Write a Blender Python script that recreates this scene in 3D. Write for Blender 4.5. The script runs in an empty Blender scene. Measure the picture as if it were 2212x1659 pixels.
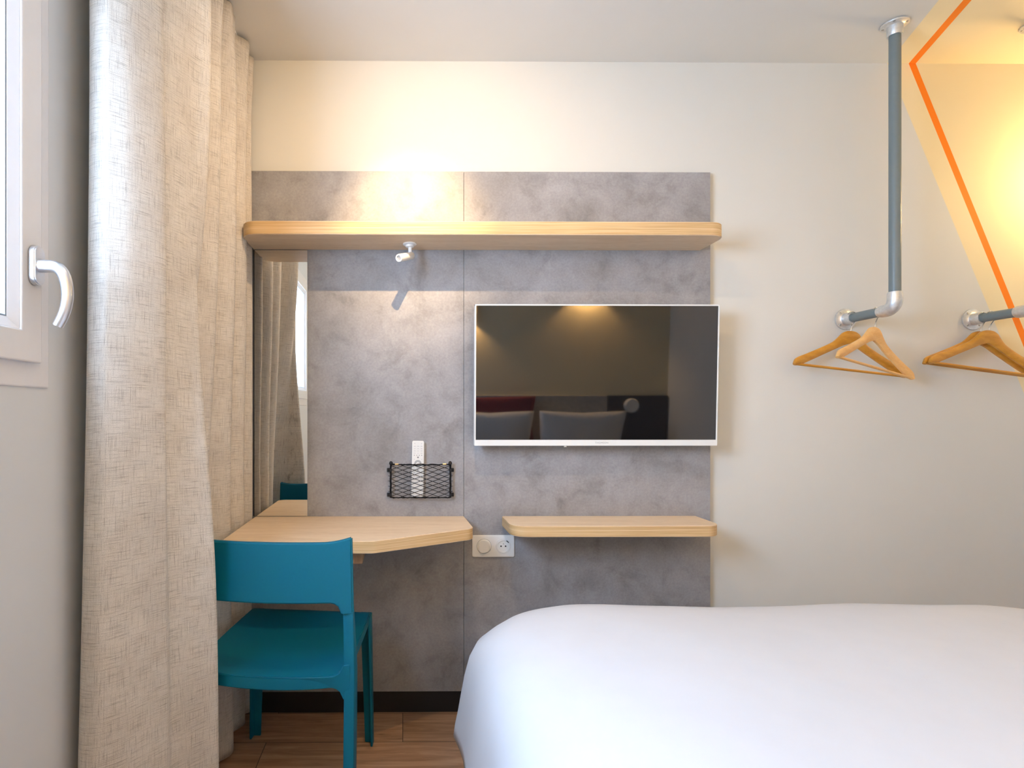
import bpy, bmesh, math, random
from mathutils import Vector, Matrix, noise

random.seed(7)
SC = bpy.context.scene
COL = SC.collection
PI = math.pi

# ------------------------------------------------------------------ camera
F = 1190.0                      # focal length in pixels of the 2212 wide frame
DIST, CAMZ, YAW = 2.05, 1.12, -0.0075
CX, CY = 870 - F * math.tan(YAW), 890.0


def ray(px, py):
    r, u = (px - CX) / F, (CY - py) / F
    c, s = math.cos(YAW), math.sin(YAW)
    return Vector((r * c - s, r * s + c, u))


def at_d(px, py, d):            # the point seen at a pixel, d metres in front of the panelled wall
    v = ray(px, py)
    t = (DIST - d) / v.y
    return Vector((v.x * t, -d, CAMZ + v.z * t))


def at_x(px, py, x):
    v = ray(px, py)
    t = x / v.x
    return Vector((x, -DIST + v.y * t, CAMZ + v.z * t))


def at_z(px, py, z):
    v = ray(px, py)
    t = (z - CAMZ) / v.z
    return Vector((v.x * t, -DIST + v.y * t, z))


cam = bpy.data.cameras.new('camera')
cam.sensor_width = 36
cam.lens = F / 2212 * 36
cam.shift_x = (1106 - CX) / 2212
cam.shift_y = (CY - 829.5) / 2212
cam.clip_start = 0.02
camo = bpy.data.objects.new('camera', cam)
camo.location = (0, -DIST, CAMZ)
camo.rotation_euler = (PI / 2, 0, YAW)
COL.objects.link(camo)
SC.camera = camo

vs = SC.view_settings
vs.view_transform = 'Standard'
vs.look = 'None'
vs.gamma = 1
vs.exposure = 0.0
vs.use_curve_mapping = False
SC.cycles.use_denoising = True
SC.cycles.max_bounces = 10
SC.cycles.diffuse_bounces = 6
SC.cycles.sample_clamp_indirect = 6.0
SC.cycles.caustics_reflective = False
SC.cycles.caustics_refractive = False


# ------------------------------------------------------------------ materials
class NT:
    def __init__(self, name):
        self.m = bpy.data.materials.new(name)
        self.m.use_nodes = True
        self.t = self.m.node_tree
        self.b = self.t.nodes['Principled BSDF']

    def n(self, typ, **kw):
        nd = self.t.nodes.new(typ)
        for k, v in kw.items():
            if k.startswith('i_'):
                nd.inputs[k[2:].replace('_', ' ')].default_value = v
            else:
                setattr(nd, k, v)
        return nd

    def l(self, a, b):
        self.t.links.new(a, b)

    def coord(self, out='Object', scale=(1, 1, 1)):
        tc = self.n('ShaderNodeTexCoord')
        mp = self.n('ShaderNodeMapping')
        mp.inputs['Scale'].default_value = scale
        self.l(tc.outputs[out], mp.inputs['Vector'])
        return mp.outputs['Vector']

    def noise(self, vec, scale, detail=4, rough=0.55, dist=0):
        nz = self.n('ShaderNodeTexNoise')
        nz.inputs['Scale'].default_value = scale
        nz.inputs['Detail'].default_value = detail
        nz.inputs['Roughness'].default_value = rough
        nz.inputs['Distortion'].default_value = dist
        self.l(vec, nz.inputs['Vector'])
        return nz.outputs['Fac']

    def ramp(self, fac, stops):
        r = self.n('ShaderNodeValToRGB')
        e = r.color_ramp.elements
        while len(e) < len(stops):
            e.new(0.5)
        for el, (p, c) in zip(e, stops):
            el.position = p
            el.color = (c[0], c[1], c[2], 1)
        self.l(fac, r.inputs['Fac'])
        return r.outputs['Color']

    def mix(self, fac, a, b, mode='MIX'):
        m = self.n('ShaderNodeMix')
        m.data_type = 'RGBA'
        m.blend_type = mode
        for v, i in ((fac, 0), (a, 6), (b, 7)):
            if isinstance(v, (int, float)):
                m.inputs[i].default_value = v
            elif isinstance(v, tuple):
                m.inputs[i].default_value = (v[0], v[1], v[2], 1)
            else:
                self.l(v, m.inputs[i])
        return m.outputs[2]

    def math(self, op, a, b=None, c=None):
        m = self.n('ShaderNodeMath')
        m.operation = op
        for i, v in enumerate((a, b, c)):
            if v is None:
                continue
            if isinstance(v, (int, float)):
                m.inputs[i].default_value = v
            else:
                self.l(v, m.inputs[i])
        return m.outputs[0]

    def bump(self, h, strength=0.2, dist=0.002):
        b = self.n('ShaderNodeBump')
        b.inputs['Strength'].default_value = strength
        b.inputs['Distance'].default_value = dist
        self.l(h, b.inputs['Height'])
        self.l(b.outputs['Normal'], self.b.inputs['Normal'])

    def base(self, c):
        if isinstance(c, tuple):
            self.b.inputs['Base Color'].default_value = (c[0], c[1], c[2], 1)
        else:
            self.l(c, self.b.inputs['Base Color'])

    def rough(self, r):
        self.b.inputs['Roughness'].default_value = r

    def set(self, **kw):
        for k, v in kw.items():
            self.b.inputs[k.replace('_', ' ')].default_value = v


def plain(name, col, rough=0.5, metal=0.0, spec=0.5, var=0.05, scale=40):
    n = NT(name)
    f = n.noise(n.coord(), scale, 3)
    lo = tuple(max(0, c * (1 - var)) for c in col)
    hi = tuple(min(1, c * (1 + var)) for c in col)
    n.base(n.ramp(f, [(0.3, lo), (0.7, hi)]))
    n.rough(rough)
    n.set(Metallic=metal)
    n.b.inputs['Specular IOR Level'].default_value = spec
    return n.m


WALL_D = -0.022                 # the painted wall lies this far behind the panel fronts
CEIL = 2.44

# painted stripe and cream field: lines across back wall (x, z) and ceiling (x, y)
w_or0, w_or1 = at_d(1970.5, 133, WALL_D), at_d(2184, 663, WALL_D)
w_ye0, w_ye1 = at_d(1917, 133, WALL_D), at_d(2210, 845, WALL_D)
w_or0 = Vector((w_or0.x, w_or0.y, CEIL))
w_ye0 = Vector((w_ye0.x, w_ye0.y, CEIL))
c_or1 = at_z(2090, 0, CEIL)
c_ye1 = at_z(2028, 0, CEIL)

WALLC = (0.715, 0.705, 0.655)
CREAM = (0.88, 0.74, 0.46)
ORANGE = (0.95, 0.23, 0.002)


def painted(name, base, axes, o0, o1, y0, y1, halfw):
    """wall paint with a cream field to the right of line y and an orange band along line o"""
    n = NT(name)
    tc = n.n('ShaderNodeTexCoord')
    sp = n.n('ShaderNodeSeparateXYZ')
    n.l(tc.outputs['Object'], sp.inputs[0])
    A, B = sp.outputs[axes[0]], sp.outputs[axes[1]]

    def dist(p, q):
        a, b = [('XYZ'.index(x)) for x in axes]
        dx, dy = q[a] - p[a], q[b] - p[b]
        L = math.hypot(dx, dy)
        nx, ny = -dy / L, dx / L
        if nx < 0:
            nx, ny = -nx, -ny
        k = -(nx * p[a] + ny * p[b])
        return n.math('ADD', n.math('ADD', n.math('MULTIPLY', A, nx), n.math('MULTIPLY', B, ny)), k)
    dy = dist(y0, y1)
    do = dist(o0, o1)
    my = n.math('GREATER_THAN', dy, 0.0)
    mo = n.math('LESS_THAN', n.math('ABSOLUTE', do), halfw)
    f = n.noise(n.coord(), 6, 3)
    wallc = n.ramp(f, [(0.3, tuple(c * 0.985 for c in base)), (0.7, base)])
    n.base(n.mix(mo, n.mix(my, wallc, CREAM), ORANGE))
    n.rough(0.75)
    n.bump(n.noise(n.coord(), 260, 2), 0.06, 0.001)
    return n.m


M = {}
M['wall_back'] = painted('wall_back_paint', WALLC, 'XZ', w_or0, w_or1, w_ye0, w_ye1, 0.0125)
M['ceiling'] = painted('ceiling_paint', (0.70, 0.69, 0.65), 'XY', w_or0, c_or1, w_ye0, c_ye1, 0.0125)
M['wall_rear'] = plain('cream_wall_paint', (0.76, 0.67, 0.47), 0.75, var=0.012, scale=6)
M['wall'] = plain('wall_paint', (0.68, 0.71, 0.735), 0.75, var=0.012, scale=6)


def laminate():
    n = NT('concrete_laminate')
    v = n.coord()
    big = n.noise(v, 2.6, 5, 0.6, 0.6)
    mid = n.noise(v, 9, 6, 0.68, 0.4)
    fine = n.noise(v, 120, 4, 0.7)
    a = n.ramp(big, [(0.25, (0.25, 0.245, 0.25)), (0.5, (0.31, 0.31, 0.325)), (0.72, (0.365, 0.37, 0.39))])
    b = n.ramp(mid, [(0.30, (0.62, 0.61, 0.61)), (0.48, (0.97, 0.97, 0.97)), (0.70, (1.16, 1.16, 1.17))])
    c = n.ramp(fine, [(0.3, (0.86, 0.86, 0.86)), (0.65, (1.06, 1.06, 1.06))])
    n.base(n.mix(1.0, n.mix(0.85, a, b, 'MULTIPLY'), c, 'MULTIPLY'))
    n.rough(0.42)
    n.b.inputs['Specular IOR Level'].default_value = 0.5
    n.bump(fine, 0.05, 0.001)
    return n.m


M['laminate'] = laminate()


def wood_face(name, lo, hi, axis_scale, rough=0.5):
    n = NT(name)
    v = n.coord('Object', axis_scale)
    f = n.noise(v, 3.0, 5, 0.6, 0.5)
    g = n.noise(n.coord('Object', tuple(s * 5 for s in axis_scale)), 5, 3, 0.5)
    a = n.ramp(f, [(0.3, lo), (0.7, hi)])
    n.base(n.mix(0.5, a, n.ramp(g, [(0.35, (0.88, 0.85, 0.8)), (0.6, (1.03, 1.03, 1.03))]), 'MULTIPLY'))
    n.rough(rough)
    return n.m


def ply_edge():
    n = NT('plywood_edge')
    tc = n.n('ShaderNodeTexCoord')
    sp = n.n('ShaderNodeSeparateXYZ')
    n.l(tc.outputs['Object'], sp.inputs[0])
    z = sp.outputs['Z']
    wav = n.math('SINE', n.math('MULTIPLY', z, 2 * PI / 0.0052))
    st = n.noise(n.coord('Object', (3, 3, 260)), 1.0, 3, 0.6)
    k = n.math('ADD', n.math('MULTIPLY', wav, 0.07), st)
    c = n.ramp(k, [(0.25, (0.46, 0.27, 0.11)), (0.5, (0.66, 0.45, 0.22)), (0.75, (0.76, 0.57, 0.34))])
    knots = n.noise(n.coord('Object', (6, 6, 150)), 2.0, 2, 0.5)
    n.base(n.mix(n.ramp(knots, [(0.20, (1, 1, 1)), (0.25, (0, 0, 0))]), c, (0.30, 0.15, 0.06)))
    n.rough(0.45)
    return n.m


M['ply'] = wood_face('birch_plywood', (0.74, 0.56, 0.37), (0.84, 0.67, 0.48), (1.2, 10, 10))
M['ply_edge'] = ply_edge()
M['bracket'] = wood_face('plywood_bracket', (0.36, 0.22, 0.12), (0.50, 0.33, 0.2), (12, 12, 1.5))
M['hanger_a'] = wood_face('hanger_wood_amber', (0.50, 0.21, 0.018), (0.68, 0.33, 0.045), (4, 16, 16), 0.35)
M['hanger_b'] = wood_face('hanger_wood_pale', (0.78, 0.42, 0.13), (0.86, 0.53, 0.21), (4, 16, 16), 0.38)


def fabric():
    n = NT('curtain_weave')
    uv = n.n('ShaderNodeTexCoord').outputs['UV']

    def mp(sx, sy):
        m = n.n('ShaderNodeMapping')
        m.inputs['Scale'].default_value = (sx, sy, 1)
        n.l(uv, m.inputs['Vector'])
        return m.outputs['Vector']
    h = n.noise(mp(20, 520), 1.0, 4, 0.68)
    v = n.noise(mp(520, 18), 1.0, 4, 0.68)
    weave = n.noise(mp(700, 700), 1.0, 2, 0.6)
    cloud = n.noise(mp(9, 9), 1.0, 3, 0.5)
    base = n.ramp(cloud, [(0.3, (0.58, 0.54, 0.485)), (0.7, (0.665, 0.63, 0.575))])
    ch = n.ramp(h, [(0.30, (0.48, 0.46, 0.44)), (0.47, (1, 1, 1)), (0.7, (1.10, 1.10, 1.10))])
    cv = n.ramp(v, [(0.30, (0.55, 0.53, 0.51)), (0.46, (1, 1, 1)), (0.7, (1.08, 1.08, 1.08))])
    cw = n.ramp(weave, [(0.3, (0.80, 0.80, 0.80)), (0.65, (1.10, 1.10, 1.10))])
    n.base(n.mix(1, n.mix(0.9, n.mix(0.9, base, ch, 'MULTIPLY'), cv, 'MULTIPLY'), cw, 'MULTIPLY'))
    n.rough(0.95)
    n.b.inputs['Specular IOR Level'].default_value = 0.1
    n.bump(n.math('ADD', h, v), 0.25, 0.002)
    return n.m


M['curtain'] = fabric()


def floor_mat():
    n = NT('oak_vinyl_planks')
    tc = n.n('ShaderNodeTexCoord')
    br = n.n('ShaderNodeTexBrick')
    br.offset = 0.37
    br.inputs['Scale'].default_value = 1.0
    br.inputs['Brick Width'].default_value = 1.25
    br.inputs['Row Height'].default_value = 0.18
    br.inputs['Mortar Size'].default_value = 0.0012
    br.inputs['Color1'].default_value = (0.3, 0.3, 0.3, 1)
    br.inputs['Color2'].default_value = (0.7, 0.7, 0.7, 1)
    br.inputs['Mortar'].default_value = (0, 0, 0, 1)
    n.l(tc.outputs['Object'], br.inputs['Vector'])
    off = n.n('ShaderNodeVectorMath')
    off.operation = 'MULTIPLY_ADD'
    n.l(br.outputs['Color'], off.inputs[0])
    off.inputs[1].default_value = (7, 3, 0)
    n.l(tc.outputs['Object'], off.inputs[2])
    mp = n.n('ShaderNodeMapping')
    mp.inputs['Scale'].default_value = (1.3, 15, 1)
    n.l(off.outputs[0], mp.inputs['Vector'])
    g = n.noise(mp.outputs[0], 2.4, 6, 0.66, 0.7)
    a = n.ramp(g, [(0.28, (0.22, 0.122, 0.070)), (0.5, (0.40, 0.24, 0.145)), (0.72, (0.56, 0.36, 0.23))])
    k = n.noise(n.coord('Object', (2.0, 5, 1)), 2.0, 3, 0.6, 0.3)
    a = n.mix(n.ramp(k, [(0.25, (0.75, 0.75, 0.75)), (0.34, (0, 0, 0))]), a, (0.06, 0.03, 0.018))
    pk = n.ramp(br.outputs['Color'], [(0.3, (0.88, 0.88, 0.88)), (0.7, (1.08, 1.08, 1.08))])
    a = n.mix(1, a, pk, 'MULTIPLY')
    n.base(n.mix(br.outputs['Fac'], a, (0.05, 0.028, 0.018)))
    n.rough(0.5)
    n.bump(g, 0.08, 0.001)
    return n.m


M['floor'] = floor_mat()
M['plinth'] = plain('black_plinth', (0.008, 0.009, 0.012), 0.4)
M['white'] = plain('white_plastic', (0.82, 0.82, 0.80), 0.35, var=0.01)
M['upvc'] = plain('white_window_frame', (0.80, 0.80, 0.82), 0.35, var=0.01)
M['beadgasket'] = plain('window_gasket', (0.25, 0.3, 0.36), 0.5)
M['lampwhite'] = plain('white_lacquer', (0.85, 0.84, 0.82), 0.3, var=0.01)
M['alu'] = plain('satin_aluminium', (0.72, 0.73, 0.76), 0.32, 1.0, var=0.03)
M['galv'] = plain('galvanised_fitting', (0.74, 0.75, 0.75), 0.42, 0.85, var=0.10, scale=90)
M['pipe'] = plain('grey_pipe_paint', (0.155, 0.195, 0.205), 0.38, 0.0, var=0.03)
M['chrome'] = plain('steel_wire', (0.75, 0.74, 0.72), 0.2, 1.0, var=0.02)
M['screw'] = plain('screw_head', (0.45, 0.45, 0.45), 0.35, 1.0)
M['gold'] = plain('brass_ferrule', (0.85, 0.66, 0.36), 0.25, 1.0)
M['black'] = plain('black_elastic_cord', (0.006, 0.006, 0.008), 0.7, spec=0.2, var=0.2)
M['blackplastic'] = plain('black_plastic', (0.012, 0.012, 0.014), 0.45, spec=0.3)
M['grey'] = plain('grey_print', (0.42, 0.43, 0.44), 0.5)
M['lightgrey'] = plain('pale_grey_key', (0.66, 0.66, 0.66), 0.5)
M['darkgrey'] = plain('dark_grey_key', (0.22, 0.22, 0.23), 0.5)
M['teal'] = plain('teal_plastic', (0.0, 0.125, 0.21), 0.5, spec=0.25, var=0.02, scale=200)
M['cotton'] = plain('white_cotton', (0.665, 0.672, 0.70), 0.85, var=0.012, scale=14)
M['red'] = plain('red_velvet', (0.15, 0.012, 0.022), 0.8)
M['darkpanel'] = plain('dark_panel', (0.06, 0.058, 0.058), 0.6, var=0.1)
M['headboard'] = plain('grey_headboard', (0.40, 0.39, 0.37), 0.6, var=0.1)
M['bedbase'] = plain('dark_bed_base', (0.03, 0.03, 0.035), 0.8)


def screen_mat():
    n = NT('dark_glossy_screen')
    n.base((0.004, 0.004, 0.005))
    n.rough(0.03)
    n.b.inputs['Specular IOR Level'].default_value = 0.7
    n.b.inputs['IOR'].default_value = 1.6
    return n.m


M['screen'] = screen_mat()


def mirror_mat():
    n = NT('mirror_silver')
    n.base((0.90, 0.91, 0.89))
    n.set(Metallic=1.0, Roughness=0.0)
    return n.m


M['mirror'] = mirror_mat()


def glass_mat():
    n = NT('window_glass')
    t = n.t
    out = t.nodes['Material Output']
    tr = n.n('ShaderNodeBsdfTransparent')
    gl = n.n('ShaderNodeBsdfGlossy')
    gl.inputs['Roughness'].default_value = 0.0
    lw = n.n('ShaderNodeLayerWeight')
    lw.inputs['Blend'].default_value = 0.5
    fac = n.math('MULTIPLY_ADD', n.math('POWER', lw.outputs['Facing'], 5.0), 0.5, 0.03)
    mx = n.n('ShaderNodeMixShader')
    n.l(fac, mx.inputs[0])
    n.l(tr.outputs[0], mx.inputs[1])
    n.l(gl.outputs[0], mx.inputs[2])
    n.l(mx.outputs[0], out.inputs['Surface'])
    return n.m


M['glass'] = glass_mat()


def emit(name, col, strength):
    n = NT(name)
    n.b.inputs['Emission Color'].default_value = (*col, 1)
    n.b.inputs['Emission Strength'].default_value = strength
    n.base((0.8, 0.8, 0.8))
    return n.m


WARM = (1.0, 0.68, 0.30)
M['globe'] = emit('lit_opal_globe', (1.0, 0.74, 0.42), 2.0)
M['lens'] = plain('lamp_lens', (0.62, 0.63, 0.62), 0.15, 0.3)


# ------------------------------------------------------------------ mesh helpers
def link(name, bm, mats, parent=None, smooth=None, loc=None):
    me = bpy.data.meshes.new(name)
    bmesh.ops.recalc_face_normals(bm, faces=bm.faces[:])
    bm.to_mesh(me)
    bm.free()
    for m in (mats if isinstance(mats, (list, tuple)) else [mats]):
        me.materials.append(m)
    o = bpy.data.objects.new(name, me)
    COL.objects.link(o)
    if parent:
        o.parent = parent
    if loc is not None:
        o.location = loc
    if smooth is not None:
        for p in me.polygons:
            p.use_smooth = True
        if smooth > 0:
            try:
                me.set_sharp_from_angle(angle=math.radians(smooth))
            except Exception:
                pass
    return o


def tag(o, label, cat, group=None, kind=None):
    o['label'] = label
    o['category'] = cat
    if group:
        o['group'] = group
    if kind:
        o['kind'] = kind
    return o


def struct(o, label=None, cat=None):
    o['kind'] = 'structure'
    if label:
        o['label'] = label
    if cat:
        o['category'] = cat
    return o


def thing(name, label, cat, loc=(0, 0, 0), rz=0, group=None):
    o = bpy.data.objects.new(name, None)
    o.empty_display_size = 0.05
    COL.objects.link(o)
    o.location = loc
    o.rotation_euler = (0, 0, rz)
    return tag(o, label, cat, group)


def bev(bm, w, seg=2, ang=30):
    es = [e for e in bm.edges if len(e.link_faces) == 2 and e.calc_face_angle(0) > math.radians(ang)]
    if es and w > 0:
        bmesh.ops.bevel(bm, geom=es, offset=w, segments=seg, affect='EDGES', profile=0.5, clamp_overlap=True)
    return bm


def box(x0, x1, y0, y1, z0, z1, b=0.0, seg=2, bm=None):
    t = bmesh.new()
    bmesh.ops.create_cube(t, size=1)
    for v in t.verts:
        v.co = Vector(((x0 + x1) / 2 + v.co.x * (x1 - x0), (y0 + y1) / 2 + v.co.y * (y1 - y0), (z0 + z1) / 2 + v.co.z * (z1 - z0)))
    if b:
        bev(t, b, seg)
    return merge(bm, t)


def merge(bm, t):
    if bm is None:
        return t
    me = bpy.data.meshes.new('tmp')
    t.to_mesh(me)
    t.free()
    bm.from_mesh(me)
    bpy.data.meshes.remove(me)
    return bm


def round_poly(pts, radii, seg=8):
    out = []
    n = len(pts)
    for i in range(n):
        p0, p, p1 = Vector(pts[i - 1]), Vector(pts[i]), Vector(pts[(i + 1) % n])
        r = radii[i]
        if r <= 0:
            out.append(p)
            continue
        a, b = (p0 - p).normalized(), (p1 - p).normalized()
        ang = a.angle(b)
        t = min(r / math.tan(ang / 2), (p0 - p).length * 0.49, (p1 - p).length * 0.49)
        rr = t * math.tan(ang / 2)
        c = p + (a + b).normalized() * (rr / math.sin(ang / 2))
        s, e = p + a * t, p + b * t
        v0, v1 = s - c, e - c
        th = v0.angle(v1)
        sg = 1 if v0.x * v1.y - v0.y * v1.x > 0 else -1
        for k in range(seg + 1):
            q = sg * th * k / seg
            out.append(c + Vector((v0.x * math.cos(q) - v0.y * math.sin(q), v0.x * math.sin(q) + v0.y * math.cos(q))))
    return out


def prism(pts, lo, hi, axis='Z', b=0.0, seg=2, bm=None, side_mat=None):
    """extrude a 2-D outline; axis Z: (x,y), axis Y: (x,z), axis X: (y,z)"""
    t = bmesh.new()

    def mk(p, h):
        if axis == 'Z':
            return (p[0], p[1], h)
        if axis == 'Y':
            return (p[0], h, p[1])
        return (h, p[0], p[1])
    a = [t.verts.new(mk(p, lo)) for p in pts]
    c = [t.verts.new(mk(p, hi)) for p in pts]
    t.faces.new(a)
    t.faces.new(c[::-1])
    n = len(pts)
    for i in range(n):
        f = t.faces.new((a[i], a[(i + 1) % n], c[(i + 1) % n], c[i]))
        if side_mat is not None:
            f.material_index = side_mat
    bmesh.ops.recalc_face_normals(t, faces=t.faces[:])
    if b:
        es = [e for e in t.edges if len(e.link_faces) == 2 and any(len(f.verts) > 4 for f in e.link_faces) and e.calc_face_angle(0) > 0.6]
        if not es:
            es = [e for e in t.edges if e.calc_face_angle(0) > 0.6]
        bmesh.ops.bevel(t, geom=es, offset=b, segments=seg, affect='EDGES', clamp_overlap=True)
    return merge(bm, t)


def sweep(pts, rad, seg=12, bm=None, cap=True, up=None):
    """tube through points; rad a number, or per point a number or (a, b)"""
    t = bmesh.new()
    pts = [Vector(p) for p in pts]
    n = len(pts)
    tan = []
    for i in range(n):
        d = (pts[min(i + 1, n - 1)] - pts[max(i - 1, 0)])
        tan.append(d.normalized())
    u = Vector(up) if up else (Vector((0, 0, 1)) if abs(tan[0].z) < 0.9 else Vector((1, 0, 0)))
    u = (u - tan[0] * u.dot(tan[0])).normalized()
    rings = []
    for i in range(n):
        u = (u - tan[i] * u.dot(tan[i]))
        u.normalize()
        w = tan[i].cross(u)
        r = rad[i] if isinstance(rad, (list, tuple)) else rad
        a, b = r if isinstance(r, (list, tuple)) else (r, r)
        rings.append([t.verts.new(pts[i] + u * (a * math.cos(2 * PI * k / seg)) + w * (b * math.sin(2 * PI * k / seg))) for k in range(seg)])
    for i in range(n - 1):
        for k in range(seg):
            t.faces.new((rings[i][k], rings[i][(k + 1) % seg], rings[i + 1][(k + 1) % seg], rings[i + 1][k]))
    if cap:
        t.faces.new(rings[0][::-1])
        t.faces.new(rings[-1])
    return merge(bm, t)


def lathe(prof, org, axis, seg=32, bm=None):
    """prof: (radius, along) pairs turned round axis from org"""
    t = bmesh.new()
    ax = Vector(axis).normalized()
    u = ax.orthogonal().normalized()
    w = ax.cross(u)
    org = Vector(org)
    rings = []
    for r, h in prof:
        if r < 1e-6:
            rings.append([t.verts.new(org + ax * h)])
        else:
            rings.append([t.verts.new(org + ax * h + u * (r * math.cos(2 * PI * k / seg)) + w * (r * math.sin(2 * PI * k / seg))) for k in range(seg)])
    for a, b in zip(rings, rings[1:]):
        for k in range(seg):
            k2 = (k + 1) % seg
            if len(a) == 1 and len(b) == 1:
                continue
            if len(a) == 1:
                t.faces.new((a[0], b[k], b[k2]))
            elif len(b) == 1:
                t.faces.new((a[k], a[k2], b[0]))
            else:
                t.faces.new((a[k], a[k2], b[k2], b[k]))
    for r in (rings[0], rings[-1]):
        if len(r) > 1:
            t.faces.new(r)
    return merge(bm, t)


def catmull(pts, sub):
    out = []
    n = len(pts)
    for i in range(n - 1):
        p0, p1, p2, p3 = pts[max(i - 1, 0)], pts[i], pts[i + 1], pts[min(i + 2, n - 1)]
        for k in range(sub):
            s = k / sub
            out.append(tuple(0.5 * (2 * b + (c - a) * s + (2 * a - 5 * b + 4 * c - d) * s * s + (3 * b - a - 3 * c + d) * s ** 3)
                             for a, b, c, d in zip(p0, p1, p2, p3)))
    out.append(tuple(pts[-1]))
    return out


# ------------------------------------------------------------------ the room
XL, XR = -0.72, 2.78            # left and right wall faces
DR = 2.52                       # rear wall
YW = -WALL_D                    # back wall face (y)
TH = 0.12

struct(link('floor', box(XL - TH, XR + TH, -DR - TH, YW + TH, -0.1, 0), M['floor']), 'brown oak plank floor', 'floor')
struct(link('ceiling', box(XL - TH, XR + TH, -DR - TH, YW + TH, CEIL, CEIL + 0.1), M['ceiling']), 'off white ceiling with cream field and orange stripe', 'ceiling')
struct(link('wall_back', box(XL - TH, XR + TH, YW, YW + TH, 0, CEIL), M['wall_back']), 'off white wall with cream field and orange stripe behind the hanging rails', 'wall')
struct(link('wall_rear', box(XL - TH, XR + TH, -DR - TH, -DR, 0, CEIL), M['wall_rear']), 'cream wall behind the bed head, mirrored in the screen', 'wall')
struct(link('wall_right', box(XR, XR + TH, -DR, YW, 0, CEIL), M['wall']), 'plain pale wall past the hanging rails', 'wall')

struct(link('wall_partition', box(2.13, XR, -DR, -1.35, 0, CEIL), M['wall']), 'pale side wall near the bed head, mirrored in the screen', 'wall')

# left wall with the window hole
WY0, WY1 = -2.07, at_x(105.5, 700, XL + 0.004).y      # window frame, room side outline
WZ0, WZ1 = at_x(105.5, 839, XL + 0.004).z, 2.10
bm = box(XL - TH, XL, WY1 - 0.01, YW, 0, CEIL)
box(XL - TH, XL, -DR, WY0 + 0.01, 0, CEIL, bm=bm)
box(XL - TH, XL, WY0 + 0.01, WY1 - 0.01, 0, WZ0 + 0.01, bm=bm)
box(XL - TH, XL, WY0 + 0.01, WY1 - 0.01, WZ1 - 0.01, CEIL, bm=bm)
struct(link('wall_left', bm, M['wall']), 'pale grey wall around the window', 'wall')


def ring(y0, y1, z0, z1, w, xb, xf, xi=None, b=0.003, bm=None):
    """rectangular frame of face width w, from xb (outside) to xf (room), inner lip at xi"""
    t = bmesh.new()
    xi = xf if xi is None else xi
    o = [(y0, z0), (y1, z0), (y1, z1), (y0, z1)]
    i = [(y0 + w, z0 + w), (y1 - w, z0 + w), (y1 - w, z1 - w), (y0 + w, z1 - w)]
    ob = [t.verts.new((xb, *p)) for p in o]
    of = [t.verts.new((xf, *p)) for p in o]
    ib = [t.verts.new((xb, *p)) for p in i]
    jf = [t.verts.new((xi, *p)) for p in i]
    for k in range(4):
        k2 = (k + 1) % 4
        for q in ((ob[k], ob[k2], of[k2], of[k]), (of[k], of[k2], jf[k2], jf[k]), (jf[k], jf[k2], ib[k2], ib[k]), (ib[k], ib[k2], ob[k2], ob[k])):
            t.faces.new(q)
    bmesh.ops.recalc_face_normals(t, faces=t.faces[:])
    if b:
        bev(t, b, 2, 50)
    return merge(bm, t)


win = bpy.data.objects.new('window_1', None)
COL.objects.link(win)
win.location = (XL, (WY0 + WY1) / 2, WZ0)
struct(win, 'white framed casement window in the pale wall beside the curtain', 'window')


def wpart(name, bm, m, parent=win, smooth=None):
    o = link(name, bm, m, None, smooth)
    o.parent = parent
    if parent is win:
        o.matrix_parent_inverse = Matrix.Translation(-win.location)
    return o


wpart('window_frame', ring(WY0, WY1, WZ0, WZ1, 0.075, XL - 0.07, XL + 0.005), M['upvc'])
SX = XL + 0.020
SY1 = at_x(91.5, 700, SX).y
SZ0 = at_x(91, 785, SX).z
SY0, SZ1 = WY0 + (WY1 - SY1), WZ1 - (SZ0 - WZ0)
sash = wpart('sash', ring(SY0, SY1, SZ0, SZ1, 0.058, XL - 0.045, SX), M['upvc'])
wpart('glazing_bead', ring(SY0 + 0.058, SY1 - 0.058, SZ0 + 0.058, SZ1 - 0.058, 0.020, XL - 0.03, SX - 0.003, SX - 0.013, 0.0012), M['upvc'])
wpart('gasket', ring(SY0 + 0.077, SY1 - 0.077, SZ0 + 0.077, SZ1 - 0.077, 0.004, XL - 0.02, SX - 0.014, None, 0), M['beadgasket'])
wpart('pane', box(XL - 0.018, XL - 0.012, SY0 + 0.078, SY1 - 0.078, SZ0 + 0.078, SZ1 - 0.078), M['glass'])
# lever handle
hp = at_x(72, 574, SX)
hd = -hp.y
rose = round_poly([(-0.016, -0.037), (0.016, -0.037), (0.016, 0.037), (-0.016, 0.037)], [0.015] * 4)
bm = prism([(hp.y + p.x, hp.z + p.y) for p in rose], SX, SX + 0.013, 'X', 0.002)
h = wpart('window_handle', bm, M['alu'], win, 35)
path = [at_d(81, 575, hd), at_d(100, 575, hd), at_d(117, 576, hd), at_d(129, 582, hd), at_d(139, 597, hd), at_d(145, 622, hd), at_d(145, 650, hd), at_d(138, 678, hd), at_d(125, 704, hd)]
path = catmull([tuple(p) for p in path], 5)
n = len(path)
rad = [(0.0125 - 0.003 * i / n, 0.0120 - 0.002 * i / n) for i in range(n)]
wpart('lever', sweep(path, rad, 16), M['alu'], h, 40)

# plinth under the panels
struct(link('baseboard_back', box(XL, XR, 0.006, YW, 0, 0.083), M['plinth']), 'black plinth below the concrete look panels', 'baseboard')

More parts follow.
